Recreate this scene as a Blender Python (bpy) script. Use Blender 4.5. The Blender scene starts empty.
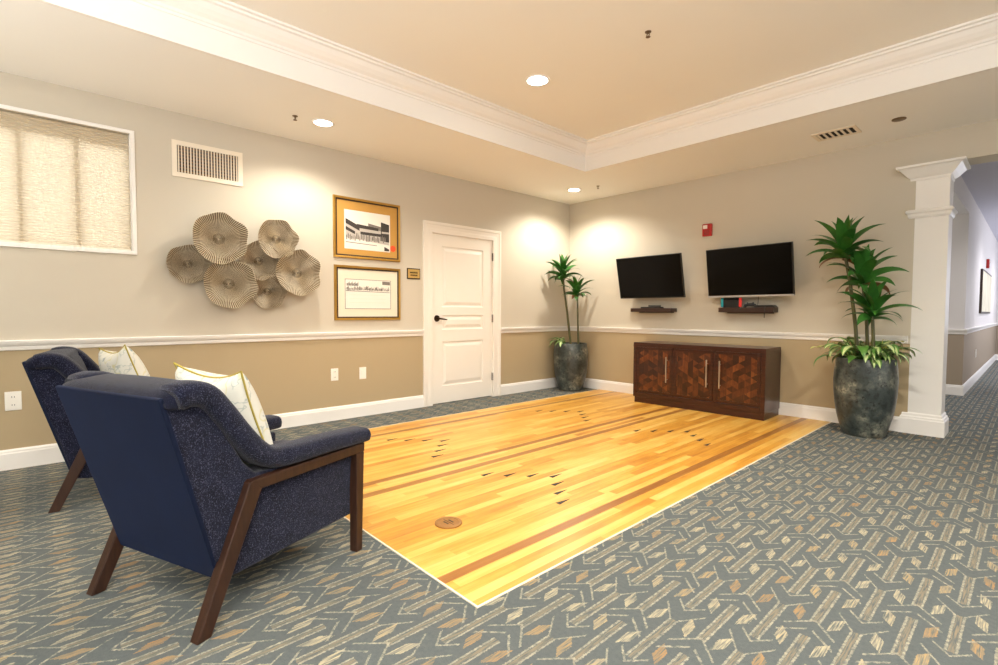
import bpy, bmesh, math, random
from mathutils import Vector, Matrix, Quaternion
from math import sin, cos, pi, radians as R

SC = bpy.context.scene
COL = SC.collection
random.seed(7)

# ------------------------------------------------------------------ materials
def lin(c):
    return tuple(((v/255)/12.92 if v/255 <= .04045 else ((v/255+.055)/1.055)**2.4) for v in c[:3]) + (1.0,)

class NT:
    """tiny node-graph helper"""
    def __init__(self, name):
        self.m = bpy.data.materials.new(name); self.m.use_nodes = True
        self.t = self.m.node_tree; self.t.nodes.clear()
        self.out = self.t.nodes.new('ShaderNodeOutputMaterial')
    def n(self, kind, **kw):
        x = self.t.nodes.new(kind)
        for k, v in kw.items(): setattr(x, k, v)
        return x
    def link(self, a, b): self.t.links.new(a, b)
    def put(self, sock, v):
        if hasattr(v, 'is_linked') or hasattr(v, 'links'): self.link(v, sock)
        else: sock.default_value = v
    def M(self, op, a, b=None, c=None, clamp=False):
        x = self.n('ShaderNodeMath', operation=op, use_clamp=clamp)
        self.put(x.inputs[0], a)
        if b is not None: self.put(x.inputs[1], b)
        if c is not None: self.put(x.inputs[2], c)
        return x.outputs[0]
    def mix(self, f, a, b, blend='MIX'):
        x = self.n('ShaderNodeMix', data_type='RGBA', blend_type=blend)
        self.put(x.inputs[0], f); self.put(x.inputs[6], a); self.put(x.inputs[7], b)
        return x.outputs[2]
    def coord(self, which='Object'):
        return self.n('ShaderNodeTexCoord').outputs[which]
    def mapping(self, v, scale=(1,1,1), rot=(0,0,0), loc=(0,0,0)):
        x = self.n('ShaderNodeMapping'); self.link(v, x.inputs[0])
        x.inputs['Scale'].default_value = scale; x.inputs['Rotation'].default_value = rot; x.inputs['Location'].default_value = loc
        return x.outputs[0]
    def noise(self, v, scale=5, detail=3, rough=.5, out='Fac'):
        x = self.n('ShaderNodeTexNoise'); self.link(v, x.inputs['Vector'])
        x.inputs['Scale'].default_value = scale; x.inputs['Detail'].default_value = detail; x.inputs['Roughness'].default_value = rough
        return x.outputs[out]
    def ramp(self, f, stops, interp='LINEAR'):
        x = self.n('ShaderNodeValToRGB'); x.color_ramp.interpolation = interp
        e = x.color_ramp.elements
        while len(e) < len(stops): e.new(.5)
        for i, (p, c) in enumerate(stops): e[i].position = p; e[i].color = c
        self.put(x.inputs[0], f)
        return x.outputs[0]
    def bsdf(self, color, rough=.5, metal=0., spec=.5, **kw):
        b = self.n('ShaderNodeBsdfPrincipled')
        self.put(b.inputs['Base Color'], color); self.put(b.inputs['Roughness'], rough)
        self.put(b.inputs['Metallic'], metal); b.inputs['Specular IOR Level'].default_value = spec
        for k, v in kw.items(): self.put(b.inputs[k.replace('_', ' ')], v)
        self.link(b.outputs[0], self.out.inputs[0])
        return b
    def bump(self, b, h, strength=.3, dist=.01):
        x = self.n('ShaderNodeBump'); x.inputs['Strength'].default_value = strength; x.inputs['Distance'].default_value = dist
        self.link(h, x.inputs['Height']); self.link(x.outputs[0], b.inputs['Normal'])

def plain(name, rgb, rough=.5, metal=0., var=.06, scale=8, spec=.5, bump=0, **kw):
    g = NT(name); c = lin(rgb); v = g.coord()
    f = g.noise(v, scale, 4)
    col = g.mix(f, tuple(x*(1-var) for x in c[:3])+(1,), tuple(min(1, x*(1+var)) for x in c[:3])+(1,))
    b = g.bsdf(col, rough, metal, spec, **kw)
    if bump: g.bump(b, g.noise(v, scale*30, 2), bump, .002)
    return g.m

def emit(name, rgb, s):
    g = NT(name); e = g.n('ShaderNodeEmission'); e.inputs[0].default_value = lin(rgb); e.inputs[1].default_value = s
    g.link(e.outputs[0], g.out.inputs[0]); return g.m

M = {}
M['wall_up'] = plain('wall_paint_light', (203, 194, 177), .75, var=.02, scale=2, spec=.2, bump=.05)
M['wall_low'] = plain('wall_paint_tan', (180, 161, 128), .7, var=.02, scale=2, spec=.2, bump=.05)
M['hall_up'] = plain('hall_paint_light', (212, 207, 203), .75, var=.02, scale=2, spec=.2)
M['hall_low'] = plain('hall_paint_taupe', (160, 145, 126), .7, var=.02, scale=2, spec=.2)
M['soffit'] = plain('soffit_paint', (247, 245, 240), .85, var=.015, scale=1.5, spec=.15)
M['tray'] = plain('tray_ceiling_paint', (247, 242, 232), .85, var=.015, scale=1.5, spec=.15)
M['hall_ceil'] = plain('hall_ceiling_paint', (205, 203, 212), .85, var=.015, spec=.15)
M['white'] = plain('white_trim_paint', (240, 236, 230), .35, var=.01, spec=.4)
M['door_white'] = plain('white_door_paint', (240, 233, 222), .35, var=.01, spec=.4)
M['plate'] = plain('white_plastic', (244, 240, 230), .35, var=.01)
M['slot'] = plain('dark_slot', (60, 52, 46), .6)
M['bronze'] = plain('oil_rubbed_bronze', (66, 48, 34), .35, .8, var=.2)
M['nickel'] = plain('brushed_nickel', (200, 192, 180), .3, .9)
M['black'] = plain('black_plastic', (16, 15, 15), .35)
M['silver'] = plain('silver_plastic', (186, 186, 188), .35, .4)
M['screen'] = plain('tv_screen_glass', (5, 4, 4), .14, var=.1, spec=.14)
M['red'] = plain('red_alarm_plastic', (176, 22, 22), .35)
M['strobe'] = plain('clear_strobe_lens', (236, 226, 220), .2)
M['teal'] = plain('teal_plastic', (10, 150, 165), .4)
M['redplastic'] = plain('neon_red_plastic', (235, 50, 45), .4)
M['vent'] = plain('vent_white_metal', (238, 226, 206), .45, var=.02)
M['duct'] = plain('vent_dark_duct', (74, 58, 42), .8)
M['duct_black'] = plain('ceiling_duct_dark', (40, 30, 22), .8)
M['soil'] = plain('potting_soil', (58, 44, 32), .95, var=.4, scale=60)
M['gold'] = plain('gold_frame', (196, 152, 72), .32, .75, var=.15, scale=20)
M['frame_dark'] = plain('dark_brown_filet', (52, 34, 18), .5)
M['mat_tan'] = plain('tan_mat_board', (196, 148, 72), .8, var=.05)
M['mat_cream'] = plain('cream_mat_board', (232, 222, 200), .8, var=.02)
M['paper'] = plain('print_paper', (236, 230, 218), .8, var=.02)
M['ink'] = plain('print_ink_dark', (64, 58, 54), .8, var=.3, scale=60)
M['ink2'] = plain('print_ink_mid', (128, 120, 112), .8, var=.3, scale=60)
M['ink3'] = plain('print_ink_light', (190, 182, 172), .8, var=.15, scale=60)
M['sticker'] = plain('orange_red_sticker', (236, 84, 36), .6)
M['brass'] = plain('brass_cover', (150, 106, 52), .5, .3, var=.25, scale=60)
M['plaque'] = plain('gold_plaque', (212, 176, 104), .4, .4)
M['chrome'] = plain('sprinkler_metal', (120, 96, 70), .35, .7)
M['pillow_pipe'] = plain('mustard_piping', (176, 158, 70), .8)
M['darktag'] = plain('brown_tag', (60, 46, 36), .7)
M['lamp_on'] = emit('downlight_lens', (255, 246, 230), 18)

def m_carpet():
    g = NT('patterned_carpet'); v = g.coord('Object')
    s = g.n('ShaderNodeSeparateXYZ'); g.link(v, s.inputs[0])
    # slight tuft wobble so the lines are woven rather than drawn
    wob = g.M('MULTIPLY', g.M('SUBTRACT', g.noise(v, 160, 1), .5), .010)
    wob2 = g.M('MULTIPLY', g.M('SUBTRACT', g.noise(g.mapping(v, loc=(3,7,0)), 160, 1), .5), .010)
    X = g.M('ADD', g.M('SUBTRACT', s.outputs[0], 4.463), wob); Y = g.M('ADD', g.M('SUBTRACT', s.outputs[1], -3.417), wob2)
    P = .234
    xm = g.M('FLOORED_MODULO', X, P)
    t = g.M('ABSOLUTE', g.M('SUBTRACT', g.M('FLOORED_MODULO', g.M('ADD', X, P/2), P), P/2))   # 0 at bar A, .117 at bar B
    sB = g.M('SUBTRACT', P/2, t)
    vm = g.M('FLOORED_MODULO', Y, .4)
    def near(a, c, w): return g.M('LESS_THAN', g.M('ABSOLUTE', g.M('SUBTRACT', a, c)), w)
    def rng(a, lo, hi): return g.M('MULTIPLY', g.M('GREATER_THAN', a, lo), g.M('LESS_THAN', a, hi))
    def vband(lo, L):    # (Y-lo) mod .4 < L
        return g.M('LESS_THAN', g.M('FLOORED_MODULO', g.M('SUBTRACT', Y, lo), .4), L)
    def both(a, b): return g.M('MULTIPLY', a, b)
    def alt(*l):
        r = l[0]
        for x in l[1:]: r = g.M('MAXIMUM', r, x)
        return r
    barA = vband(.052, .29); barB = vband(-.095, .29)
    lines = alt(both(near(t, .0135, .0038), barA), both(near(sB, .0135, .0038), barB))
    fill = alt(both(g.M('LESS_THAN', t, .0085), barA), both(g.M('LESS_THAN', sB, .0085), barB))
    def chev(a, off, sl, lo, hi, w=.0040):
        y0 = g.M('ADD', g.M('MULTIPLY', a, sl), off - w*1.5)
        return both(g.M('LESS_THAN', g.M('FLOORED_MODULO', g.M('SUBTRACT', Y, y0), .4), w*3.0), rng(a, lo, hi))
    chv = alt(chev(t, -.079, 1.55, .012, .074), chev(t, .025, 1.2, .0, .050),
              chev(sB, -.085, -1.15, .0, .078), chev(sB, -.150, -1.0, .008, .085))
    mid = g.M('SUBTRACT', t, P/4)
    def loz(c0):          # small woven block with slanted ends
        yy = g.M('SUBTRACT', g.M('FLOORED_MODULO', g.M('SUBTRACT', Y, c0-.2), .4), .2)
        return g.M('LESS_THAN', g.M('ABSOLUTE', g.M('ADD', yy, g.M('MULTIPLY', mid, 1.3))), .040)
    patch = both(g.M('LESS_THAN', g.M('ABSOLUTE', mid), .0165), alt(loz(-.064), loz(-.262)))
    # per-cell colour
    cell = g.n('ShaderNodeCombineXYZ')
    g.link(g.M('FLOOR', g.M('DIVIDE', X, P/2)), cell.inputs[0]); g.link(g.M('FLOOR', g.M('DIVIDE', Y, .2)), cell.inputs[1])
    wn = g.n('ShaderNodeTexWhiteNoise'); g.link(cell.outputs[0], wn.inputs[0])
    streak = g.noise(g.mapping(v, scale=(220, 14, 1)), 1, 2)
    warm = g.ramp(g.M('ADD', g.M('MULTIPLY', wn.outputs[0], .55), g.M('MULTIPLY', streak, .5)),
        [(.2, lin((176, 167, 142))), (.45, lin((184, 172, 142))), (.66, lin((172, 146, 104))), (.92, lin((156, 116, 74)))])
    cream = g.mix(g.noise(v, 45, 2), lin((172, 167, 148)), lin((140, 135, 117)))
    brown = g.mix(streak, lin((186, 164, 126)), lin((124, 112, 96)))
    base = g.mix(g.noise(v, 60, 3), lin((80, 86, 87)), lin((97, 102, 101)))
    soft = g.noise(v, 300, 1)
    c = g.mix(g.M('MULTIPLY', fill, g.M('MULTIPLY_ADD', streak, 2.2, -.8, clamp=True)), base, brown)
    c = g.mix(g.M('MULTIPLY', patch, g.M('MULTIPLY_ADD', streak, 2.6, -.82, clamp=True)), c, warm)
    c = g.mix(g.M('MULTIPLY', lines, g.M('MULTIPLY_ADD', g.noise(v, 60, 2), 2.2, -.45, clamp=True)), c, cream)
    c = g.mix(g.M('MULTIPLY', chv, g.M('MULTIPLY_ADD', g.noise(v, 70, 2), 2.4, -.66, clamp=True)), c, cream)
    c = g.mix(.22, c, g.mix(soft, (.2, .2, .2, 1), (.85, .85, .85, 1)), 'OVERLAY')
    b = g.bsdf(c, .95, 0, .1); g.bump(b, soft, .5, .004)
    return g.m
M['carpet'] = m_carpet()

STRIPES = [(.835, .895), (1.935, 1.995), (2.110, 2.175), (3.190, 3.250)]
def m_lane():
    g = NT('maple_lane_boards'); v = g.coord('Object')
    s = g.n('ShaderNodeSeparateXYZ'); g.link(v, s.inputs[0]); X, Y = s.outputs[0], s.outputs[1]
    bw = .0555
    bi = g.M('FLOOR', g.M('DIVIDE', g.M('SUBTRACT', X, .59), bw))
    wr = g.n('ShaderNodeTexWhiteNoise'); wr.noise_dimensions = '1D'; g.link(bi, wr.inputs['W'])
    seg = g.M('FLOOR', g.M('ADD', g.M('DIVIDE', Y, 1.15), g.M('MULTIPLY', wr.outputs[0], 7.3)))
    cc = g.n('ShaderNodeCombineXYZ'); g.link(bi, cc.inputs[0]); g.link(seg, cc.inputs[1])
    wn = g.n('ShaderNodeTexWhiteNoise'); g.link(cc.outputs[0], wn.inputs[0])
    off = g.n('ShaderNodeVectorMath', operation='ADD'); g.link(v, off.inputs[0])
    sc = g.n('ShaderNodeVectorMath', operation='SCALE'); g.link(wn.outputs['Color'], sc.inputs[0]); sc.inputs['Scale'].default_value = 5
    g.link(sc.outputs[0], off.inputs[1])
    grain = g.noise(g.mapping(off.outputs[0], scale=(26, 1.3, 1)), 1.6, 5, .6)
    fig = g.noise(g.mapping(off.outputs[0], scale=(9, 2.2, 1)), 1.3, 3)
    tone = g.M('ADD', g.M('MULTIPLY', wn.outputs[0], .36), g.M('ADD', g.M('MULTIPLY', grain, .40), g.M('MULTIPLY', fig, .42)))
    c = g.ramp(tone, [(.22, lin((234, 196, 120))), (.45, lin((224, 178, 88))), (.66, lin((208, 150, 56))), (.9, lin((172, 108, 34)))])
    st = None
    for a, b_ in STRIPES:
        q = g.M('MULTIPLY', g.M('GREATER_THAN', X, a), g.M('LESS_THAN', X, b_)); st = q if st is None else g.M('MAXIMUM', st, q)
    dark = g.ramp(g.M('ADD', g.M('MULTIPLY', grain, .6), g.M('MULTIPLY', wn.outputs[0], .4)), [(.2, lin((160, 102, 44))), (.8, lin((116, 66, 26)))])
    c = g.mix(g.M('MULTIPLY', st, .88), c, dark)
    fx = g.M('FRACT', g.M('DIVIDE', g.M('SUBTRACT', X, .59), bw))
    seam = g.M('LESS_THAN', fx, .03)
    c = g.mix(g.M('MULTIPLY', seam, .35), c, lin((120, 76, 30)))
    b = g.bsdf(c, .36, 0, .4); b.inputs['Coat Weight'].default_value = .12; b.inputs['Coat Roughness'].default_value = .3
    return g.m
M['lane'] = m_lane()

def m_tweed(name='navy_tweed', amt=.5):
    g = NT(name); v = g.coord('Object')
    n1 = g.noise(v, 260, 2, .7); n2 = g.noise(v, 24, 3)
    c = g.mix(g.ramp(n2, [(.3, (0,0,0,1)), (.7, (1,1,1,1))]), lin((12, 14, 29)), lin((22, 25, 43)))
    sp = g.ramp(n1, [(.56, (0,0,0,1)), (.68, (1,1,1,1))])
    c = g.mix(g.M('MULTIPLY', sp, amt), c, lin((108, 110, 140)))
    b = g.bsdf(c, .95, 0, .1); b.inputs['Sheen Weight'].default_value = .15
    g.bump(b, n1, .5, .003); return g.m
M['tweed'] = m_tweed()
def m_velvet():
    g = NT('navy_velvet'); v = g.coord('Object')
    n = g.noise(v, 5, 3)
    c = g.mix(n, lin((7, 13, 30)), lin((11, 24, 52)))
    b = g.bsdf(c, .7, 0, .2); b.inputs['Sheen Weight'].default_value = .35; b.inputs['Sheen Tint'].default_value = lin((70, 90, 140)); b.inputs['Sheen Roughness'].default_value = .4
    return g.m
M['velvet'] = m_velvet()
M['tweed_blue'] = m_tweed('navy_tweed_top', .12)
def m_wood(name, a, b_, rough=.4, sx=(3, 40, 40), coat=0):
    g = NT(name); v = g.coord()
    f = g.noise(g.mapping(v, scale=sx), 1.5, 5, .6)
    c = g.mix(g.ramp(f, [(.3, (0,0,0,1)), (.7, (1,1,1,1))]), lin(a), lin(b_))
    bb = g.bsdf(c, rough, 0, .4); bb.inputs['Coat Weight'].default_value = coat
    return g.m
M['walnut'] = m_wood('walnut_legs', (60, 36, 23), (40, 23, 15), .45, (30, 30, 4))
M['cab_wood'] = m_wood('dark_cherry_case', (70, 32, 18), (40, 18, 11), .3, (4, 30, 30), .2)
M['shelf_wood'] = m_wood('dark_shelf', (64, 38, 26), (42, 24, 18), .45, (4, 40, 40))
def m_marquetry():
    """tumbling-block veneer: three wood tones in hexagonal cubes"""
    g = NT('tumbling_block_veneer'); v = g.coord('Object')
    s = g.n('ShaderNodeSeparateXYZ'); g.link(v, s.inputs[0]); X, Z = s.outputs[0], s.outputs[2]
    a = .072
    # axial coordinates of three line families 60 degrees apart
    u1 = g.M('DIVIDE', X, a*.866)
    u2 = g.M('DIVIDE', g.M('ADD', g.M('MULTIPLY', X, .5), g.M('MULTIPLY', Z, .866)), a*.866)
    u3 = g.M('DIVIDE', g.M('SUBTRACT', g.M('MULTIPLY', Z, .866), g.M('MULTIPLY', X, .5)), a*.866)
    f1, f2, f3 = (g.M('FLOOR', q) for q in (u1, u2, u3))
    k = g.M('FLOORED_MODULO', g.M('ADD', f1, g.M('ADD', f2, f3)), 3)
    cc = g.n('ShaderNodeCombineXYZ'); g.link(f1, cc.inputs[0]); g.link(f2, cc.inputs[1]); g.link(f3, cc.inputs[2])
    wn = g.n('ShaderNodeTexWhiteNoise'); g.link(cc.outputs[0], wn.inputs[0])
    ga = g.noise(g.mapping(v, rot=(0, R(30), 0), scale=(60, 1, 6)), 1.2, 3)
    gb = g.noise(g.mapping(v, rot=(0, R(-30), 0), scale=(60, 1, 6)), 1.2, 3)
    gr = g.mix(g.M('GREATER_THAN', k, .5), ga, gb)
    tone = g.M('ADD', g.M('MULTIPLY', wn.outputs[0], .55), g.M('MULTIPLY', gr, .45))
    c = g.ramp(tone, [(.15, lin((38, 18, 9))), (.45, lin((62, 30, 15))), (.66, lin((92, 46, 21))), (.9, lin((128, 72, 34)))])
    b = g.bsdf(c, .3, 0, .4); b.inputs['Coat Weight'].default_value = .2
    return g.m
M['veneer'] = m_marquetry()
def m_pot():
    g = NT('mottled_stone_glaze'); v = g.coord('Object')
    n = g.noise(v, 4.5, 6, .65); n2 = g.noise(g.mapping(v, loc=(4, 2, 1)), 26, 4, .7)
    c = g.ramp(n, [(.34, lin((34, 40, 40))), (.48, lin((58, 66, 64))), (.58, lin((92, 96, 88))), (.7, lin((168, 164, 144)))])
    c = g.mix(g.ramp(n2, [(.5, (0,0,0,1)), (.66, (1,1,1,1))]), c, lin((34, 36, 36)))
    b = g.bsdf(c, .3, 0, .5); g.bump(b, n2, .2, .01); return g.m
M['pot'] = m_pot()
def m_leaf(name, a, b_):
    g = NT(name); v = g.coord('Object')
    c = g.mix(g.noise(v, 14, 3), lin(a), lin(b_))
    g.bsdf(c, .38, 0, .45); return g.m
M['leaf'] = m_leaf('dracaena_leaf', (26, 70, 26), (66, 128, 46))
M['leaf_lo'] = m_leaf('low_leaf_green', (58, 104, 40), (96, 140, 60))
M['leaf_cr'] = m_leaf('low_leaf_cream', (206, 214, 160), (168, 190, 112))
M['leaf_yl'] = m_leaf('yellowed_leaf', (206, 204, 110), (176, 180, 80))
M['leaf_br'] = m_leaf('dried_leaf', (150, 100, 62), (110, 74, 44))
M['cane'] = m_leaf('plant_cane', (96, 92, 50), (62, 66, 34))
def m_pillow():
    g = NT('printed_pillow_fabric'); v = g.coord('Object')
    n = g.noise(v, 9, 3, .6)
    lines = g.ramp(g.M('ABSOLUTE', g.M('SUBTRACT', n, .5)), [(.0, (1,1,1,1)), (.018, (0,0,0,1))])
    n2 = g.noise(g.mapping(v, loc=(5, 1, 2)), 7, 2, .5)
    yl = g.ramp(g.M('ABSOLUTE', g.M('SUBTRACT', n2, .47)), [(.0, (1,1,1,1)), (.02, (0,0,0,1))])
    vo = g.n('ShaderNodeTexVoronoi'); g.link(v, vo.inputs['Vector']); vo.inputs['Scale'].default_value = 9
    dots = g.M('LESS_THAN', vo.outputs['Distance'], .16)
    c = g.mix(g.M('MULTIPLY', lines, .6), lin((216, 214, 203)), lin((130, 148, 146)))
    c = g.mix(g.M('MULTIPLY', yl, .55), c, lin((202, 192, 104)))
    c = g.mix(g.M('MULTIPLY', dots, .55), c, lin((96, 128, 142)))
    g.bsdf(c, .9, 0, .1); return g.m
M['pillow'] = m_pillow()
def m_blind():
    g = NT('pleated_blind_fabric'); v = g.coord('Object')
    c = g.mix(g.noise(g.mapping(v, scale=(1, 2, 4)), 1, 2), lin((232, 222, 202)), lin((226, 214, 192)))
    d = g.n('ShaderNodeBsdfDiffuse'); g.link(c, d.inputs[0]); t = g.n('ShaderNodeBsdfTranslucent'); g.link(c, t.inputs[0])
    mx = g.n('ShaderNodeMixShader'); mx.inputs[0].default_value = .55
    g.link(d.outputs[0], mx.inputs[1]); g.link(t.outputs[0], mx.inputs[2]); g.link(mx.outputs[0], g.out.inputs[0]); return g.m
M['blind'] = m_blind()
def m_glass():
    g = NT('window_glass')
    t = g.n('ShaderNodeBsdfTransparent'); s = g.n('ShaderNodeBsdfGlossy'); s.inputs['Roughness'].default_value = .02
    f = g.n('ShaderNodeFresnel'); mx = g.n('ShaderNodeMixShader')
    g.link(f.outputs[0], mx.inputs[0]); g.link(t.outputs[0], mx.inputs[1]); g.link(s.outputs[0], mx.inputs[2]); g.link(mx.outputs[0], g.out.inputs[0]); return g.m
M['glass'] = m_glass()
def m_wire():
    g = NT('antique_champagne_metal'); v = g.coord('Object')
    c = g.mix(g.noise(v, 12, 3), lin((250, 242, 224)), lin((228, 212, 184)))
    g.bsdf(c, .4, .25, .5); return g.m
M['wire'] = m_wire()
M['wire_dark'] = plain('antique_dark_metal', (122, 106, 82), .65, .15, var=.3, scale=30)
M['hall_art'] = plain('hall_print', (214, 206, 180), .7, var=.35, scale=3)

# ------------------------------------------------------------------ mesh helpers
class MB:
    def __init__(self): self.bm = bmesh.new(); self.mi = 0
    def face(self, vs):
        try:
            f = self.bm.faces.new(vs); f.material_index = self.mi; return f
        except ValueError: return None
    def box(self, x0, x1, y0, y1, z0, z1, mat=None, M4=None):
        if mat is not None: self.mi = mat
        v = [self.bm.verts.new(p) for p in ((x0,y0,z0),(x1,y0,z0),(x1,y1,z0),(x0,y1,z0),(x0,y0,z1),(x1,y0,z1),(x1,y1,z1),(x0,y1,z1))]
        if M4 is not None:
            for q in v: q.co = M4 @ q.co
        for a in ((0,3,2,1),(4,5,6,7),(0,1,5,4),(1,2,6,5),(2,3,7,6),(3,0,4,7)): self.face([v[i] for i in a])
        return self
    def rings(self, rings, closed=True, caps=True):
        """loft consecutive rings of points"""
        rv = [[self.bm.verts.new(p) for p in r] for r in rings]
        n = len(rv[0]); k = n if closed else n-1
        for a, b in zip(rv, rv[1:]):
            for i in range(k):
                j = (i+1) % n
                self.face([a[i], a[j], b[j], b[i]])
        if caps and closed:
            self.face(list(reversed(rv[0]))); self.face(rv[-1])
        return self
    def prism(self, poly, a, b, axis='x'):
        """polygon in the two other axes, extruded along axis from a to b"""
        def P(u, v, w):
            return {'x': (w, u, v), 'y': (u, w, v), 'z': (u, v, w)}[axis]
        return self.rings([[P(u, v, a) for u, v in poly], [P(u, v, b) for u, v in poly]])
    def lathe(self, prof, n=40, c=(0,0,0), cap=True):
        r = [[(c[0]+q*cos(2*pi*i/n), c[1]+q*sin(2*pi*i/n), c[2]+z) for i in range(n)] for q, z in prof]
        return self.rings(r, True, cap)
    def tube(self, pts, rad, n=8, caps=True):
        pts = [Vector(p) for p in pts]; rads = rad if isinstance(rad, (list, tuple)) else [rad]*len(pts)
        up = None; rr = []
        for i, p in enumerate(pts):
            d = (pts[min(i+1, len(pts)-1)] - pts[max(i-1, 0)]).normalized()
            if up is None: up = d.orthogonal().normalized()
            up = (up - d*up.dot(d)).normalized(); s = d.cross(up)
            rr.append([p + (up*cos(2*pi*k/n) + s*sin(2*pi*k/n))*rads[i] for k in range(n)])
        return self.rings(rr, True, caps)
    def frame(self, x0, x1, a0, a1, b0, b1, t, mat=None):
        """rectangular picture-frame border lying in the y-z plane"""
        def q(d, x): return [(x, a0+d, b0+d), (x, a1-d, b0+d), (x, a1-d, b1-d), (x, a0+d, b1-d)]
        if mat is not None: self.mi = mat
        return self.rings([q(0, x0), q(0, x1), q(t, x1), q(t, x0), q(0, x0)], True, False)
    def done(self, name, mats, parent=None, smooth=False, bevel=0, seg=2, loc=None, rot=None, sub=0, angle=40):
        bmesh.ops.remove_doubles(self.bm, verts=self.bm.verts, dist=1e-7)
        bmesh.ops.recalc_face_normals(self.bm, faces=self.bm.faces)
        me = bpy.data.meshes.new(name); self.bm.to_mesh(me); self.bm.free()
        for m in (mats if isinstance(mats, (list, tuple)) else [mats]): me.materials.append(M[m])
        o = bpy.data.objects.new(name, me); COL.objects.link(o)
        if parent is not None: o.parent = parent
        if loc is not None: o.location = loc
        if rot is not None: o.rotation_euler = rot
        if smooth:
            for p in me.polygons: p.use_smooth = True
            try: me.set_sharp_from_angle(angle=R(angle))
            except Exception: pass
        if bevel:
            b = o.modifiers.new('bevel', 'BEVEL'); b.width = bevel; b.segments = seg; b.limit_method = 'ANGLE'; b.angle_limit = R(35)
        if sub:
            s = o.modifiers.new('sub', 'SUBSURF'); s.levels = sub; s.render_levels = sub
        return o

def tag(o, label=None, cat=None, group=None, kind=None):
    if label: o['label'] = label
    if cat: o['category'] = cat
    if group: o['group'] = group
    if kind: o['kind'] = kind
    return o
def thing(name, label, cat, loc=(0,0,0), rz=0, group=None):
    o = bpy.data.objects.new(name, None); COL.objects.link(o)
    o.empty_display_size = .1; o.location = loc; o.rotation_euler = (0, 0, rz)
    return tag(o, label, cat, group)
def struct(o): o['kind'] = 'structure'; return o
def copy_tree(o, parent=None):
    c = o.copy(); COL.objects.link(c)
    if parent is not None: c.parent = parent
    for ch in [q for q in list(COL.objects) if q.parent == o]: copy_tree(ch, c)
    return c

H = 2.74; RAIL = .905; RB = .832; BASE = .141
# ------------------------------------------------------------------ floor
mb = MB(); mb.box(-.3, 11, -12, 0.35, -.06, 0); mb.box(2.0, 7.0, .35, 19, -.06, 0)
struct(mb.done('floor', 'carpet'))
lane = MB(); lane.box(.59, 3.455, -4.75, -.016, 0, .004)
lane = struct(lane.done('floor_lane', 'lane'))
lane['label'] = 'polished maple bowling lane floor laid into the carpet'
e = MB(); e.box(3.455, 3.462, -4.75, -.016, 0, .005); e.box(.583, 3.462, -4.757, -4.75, 0, .005); e.box(.583, .59, -4.75, -.016, 0, .005)
e.done('edge_strip', 'vent', lane)
a0 = None
for cx, x0 in ((2.668, 0), (1.415, 0)):
    for cy in (-3.375, -1.49):
        for k in range(-3, 4):
            x = cx + k*.1115; y = cy - abs(k)*.107
            if a0 is None:
                m_ = MB(); m_.prism([(-.017, -.06), (.017, -.06), (0, .05)], .0, .0012, 'z'); a0 = m_.done('lane_arrow', 'ink', lane); a = a0
            else:
                a = a0.copy(); COL.objects.link(a)
            a.location = (x, y, .004)

# ------------------------------------------------------------------ walls
def wall_y(mb, x0, x1, ya, yb, z0, z1):   # a wall running along Y, two-tone
    if z0 < RB < z1: mb.box(x0, x1, ya, yb, z0, RB, 1); mb.box(x0, x1, ya, yb, RB, z1, 0)
    else: mb.box(x0, x1, ya, yb, z0, z1, 1 if z1 <= RB else 0)
DY0, DY1, DZ = -2.534, -1.55, 2.066
WY0, WY1, WZ0, WZ1 = -7.05, -5.378, 1.580, 2.490
w = MB()
wall_y(w, -.16, 0, -12, WY0, 0, H+.06); wall_y(w, -.16, 0, WY0, WY1, 0, WZ0); wall_y(w, -.16, 0, WY0, WY1, WZ1, H+.06)
wall_y(w, -.16, 0, WY1, DY0, 0, H+.06); wall_y(w, -.16, 0, DY0, DY1, DZ, H+.06); wall_y(w, -.16, 0, DY1, .3, 0, H+.06)
struct(w.done('wall_left', ['wall_up', 'wall_low']))
w = MB(); wall_y(w, 0, 4.06, 0, .28, 0, H+.06); wall_y(w, 6.3, 11, 0, .28, 0, H+.06)
w.box(4.06, 6.3, 0, .28, 2.455, H+.06, 0)
struct(w.done('wall_back', ['wall_up', 'wall_low']))
w = MB(); wall_y(w, 2.4, 4.19, 3.25, 3.4, 0, H); wall_y(w, 4.05, 4.19, 3.4, 11.0, 0, H); wall_y(w, 4.05, 4.42, 11.0, 11.4, 0, H)
wall_y(w, 4.05, 4.19, 11.4, 18, 0, H); wall_y(w, 4.05, 6.5, 18, 18.1, 0, H); wall_y(w, 6.3, 6.45, .28, 18, 0, H)
w.box(4.05, 4.19, .28, 3.25, 2.455, H, 0)
struct(w.done('wall_hall', ['hall_up', 'hall_low']))

w = MB(); wall_y(w, -.16, 11, -12.15, -12, 0, H+.05); struct(w.done('wall_front', ['wall_up', 'wall_low']))
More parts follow.
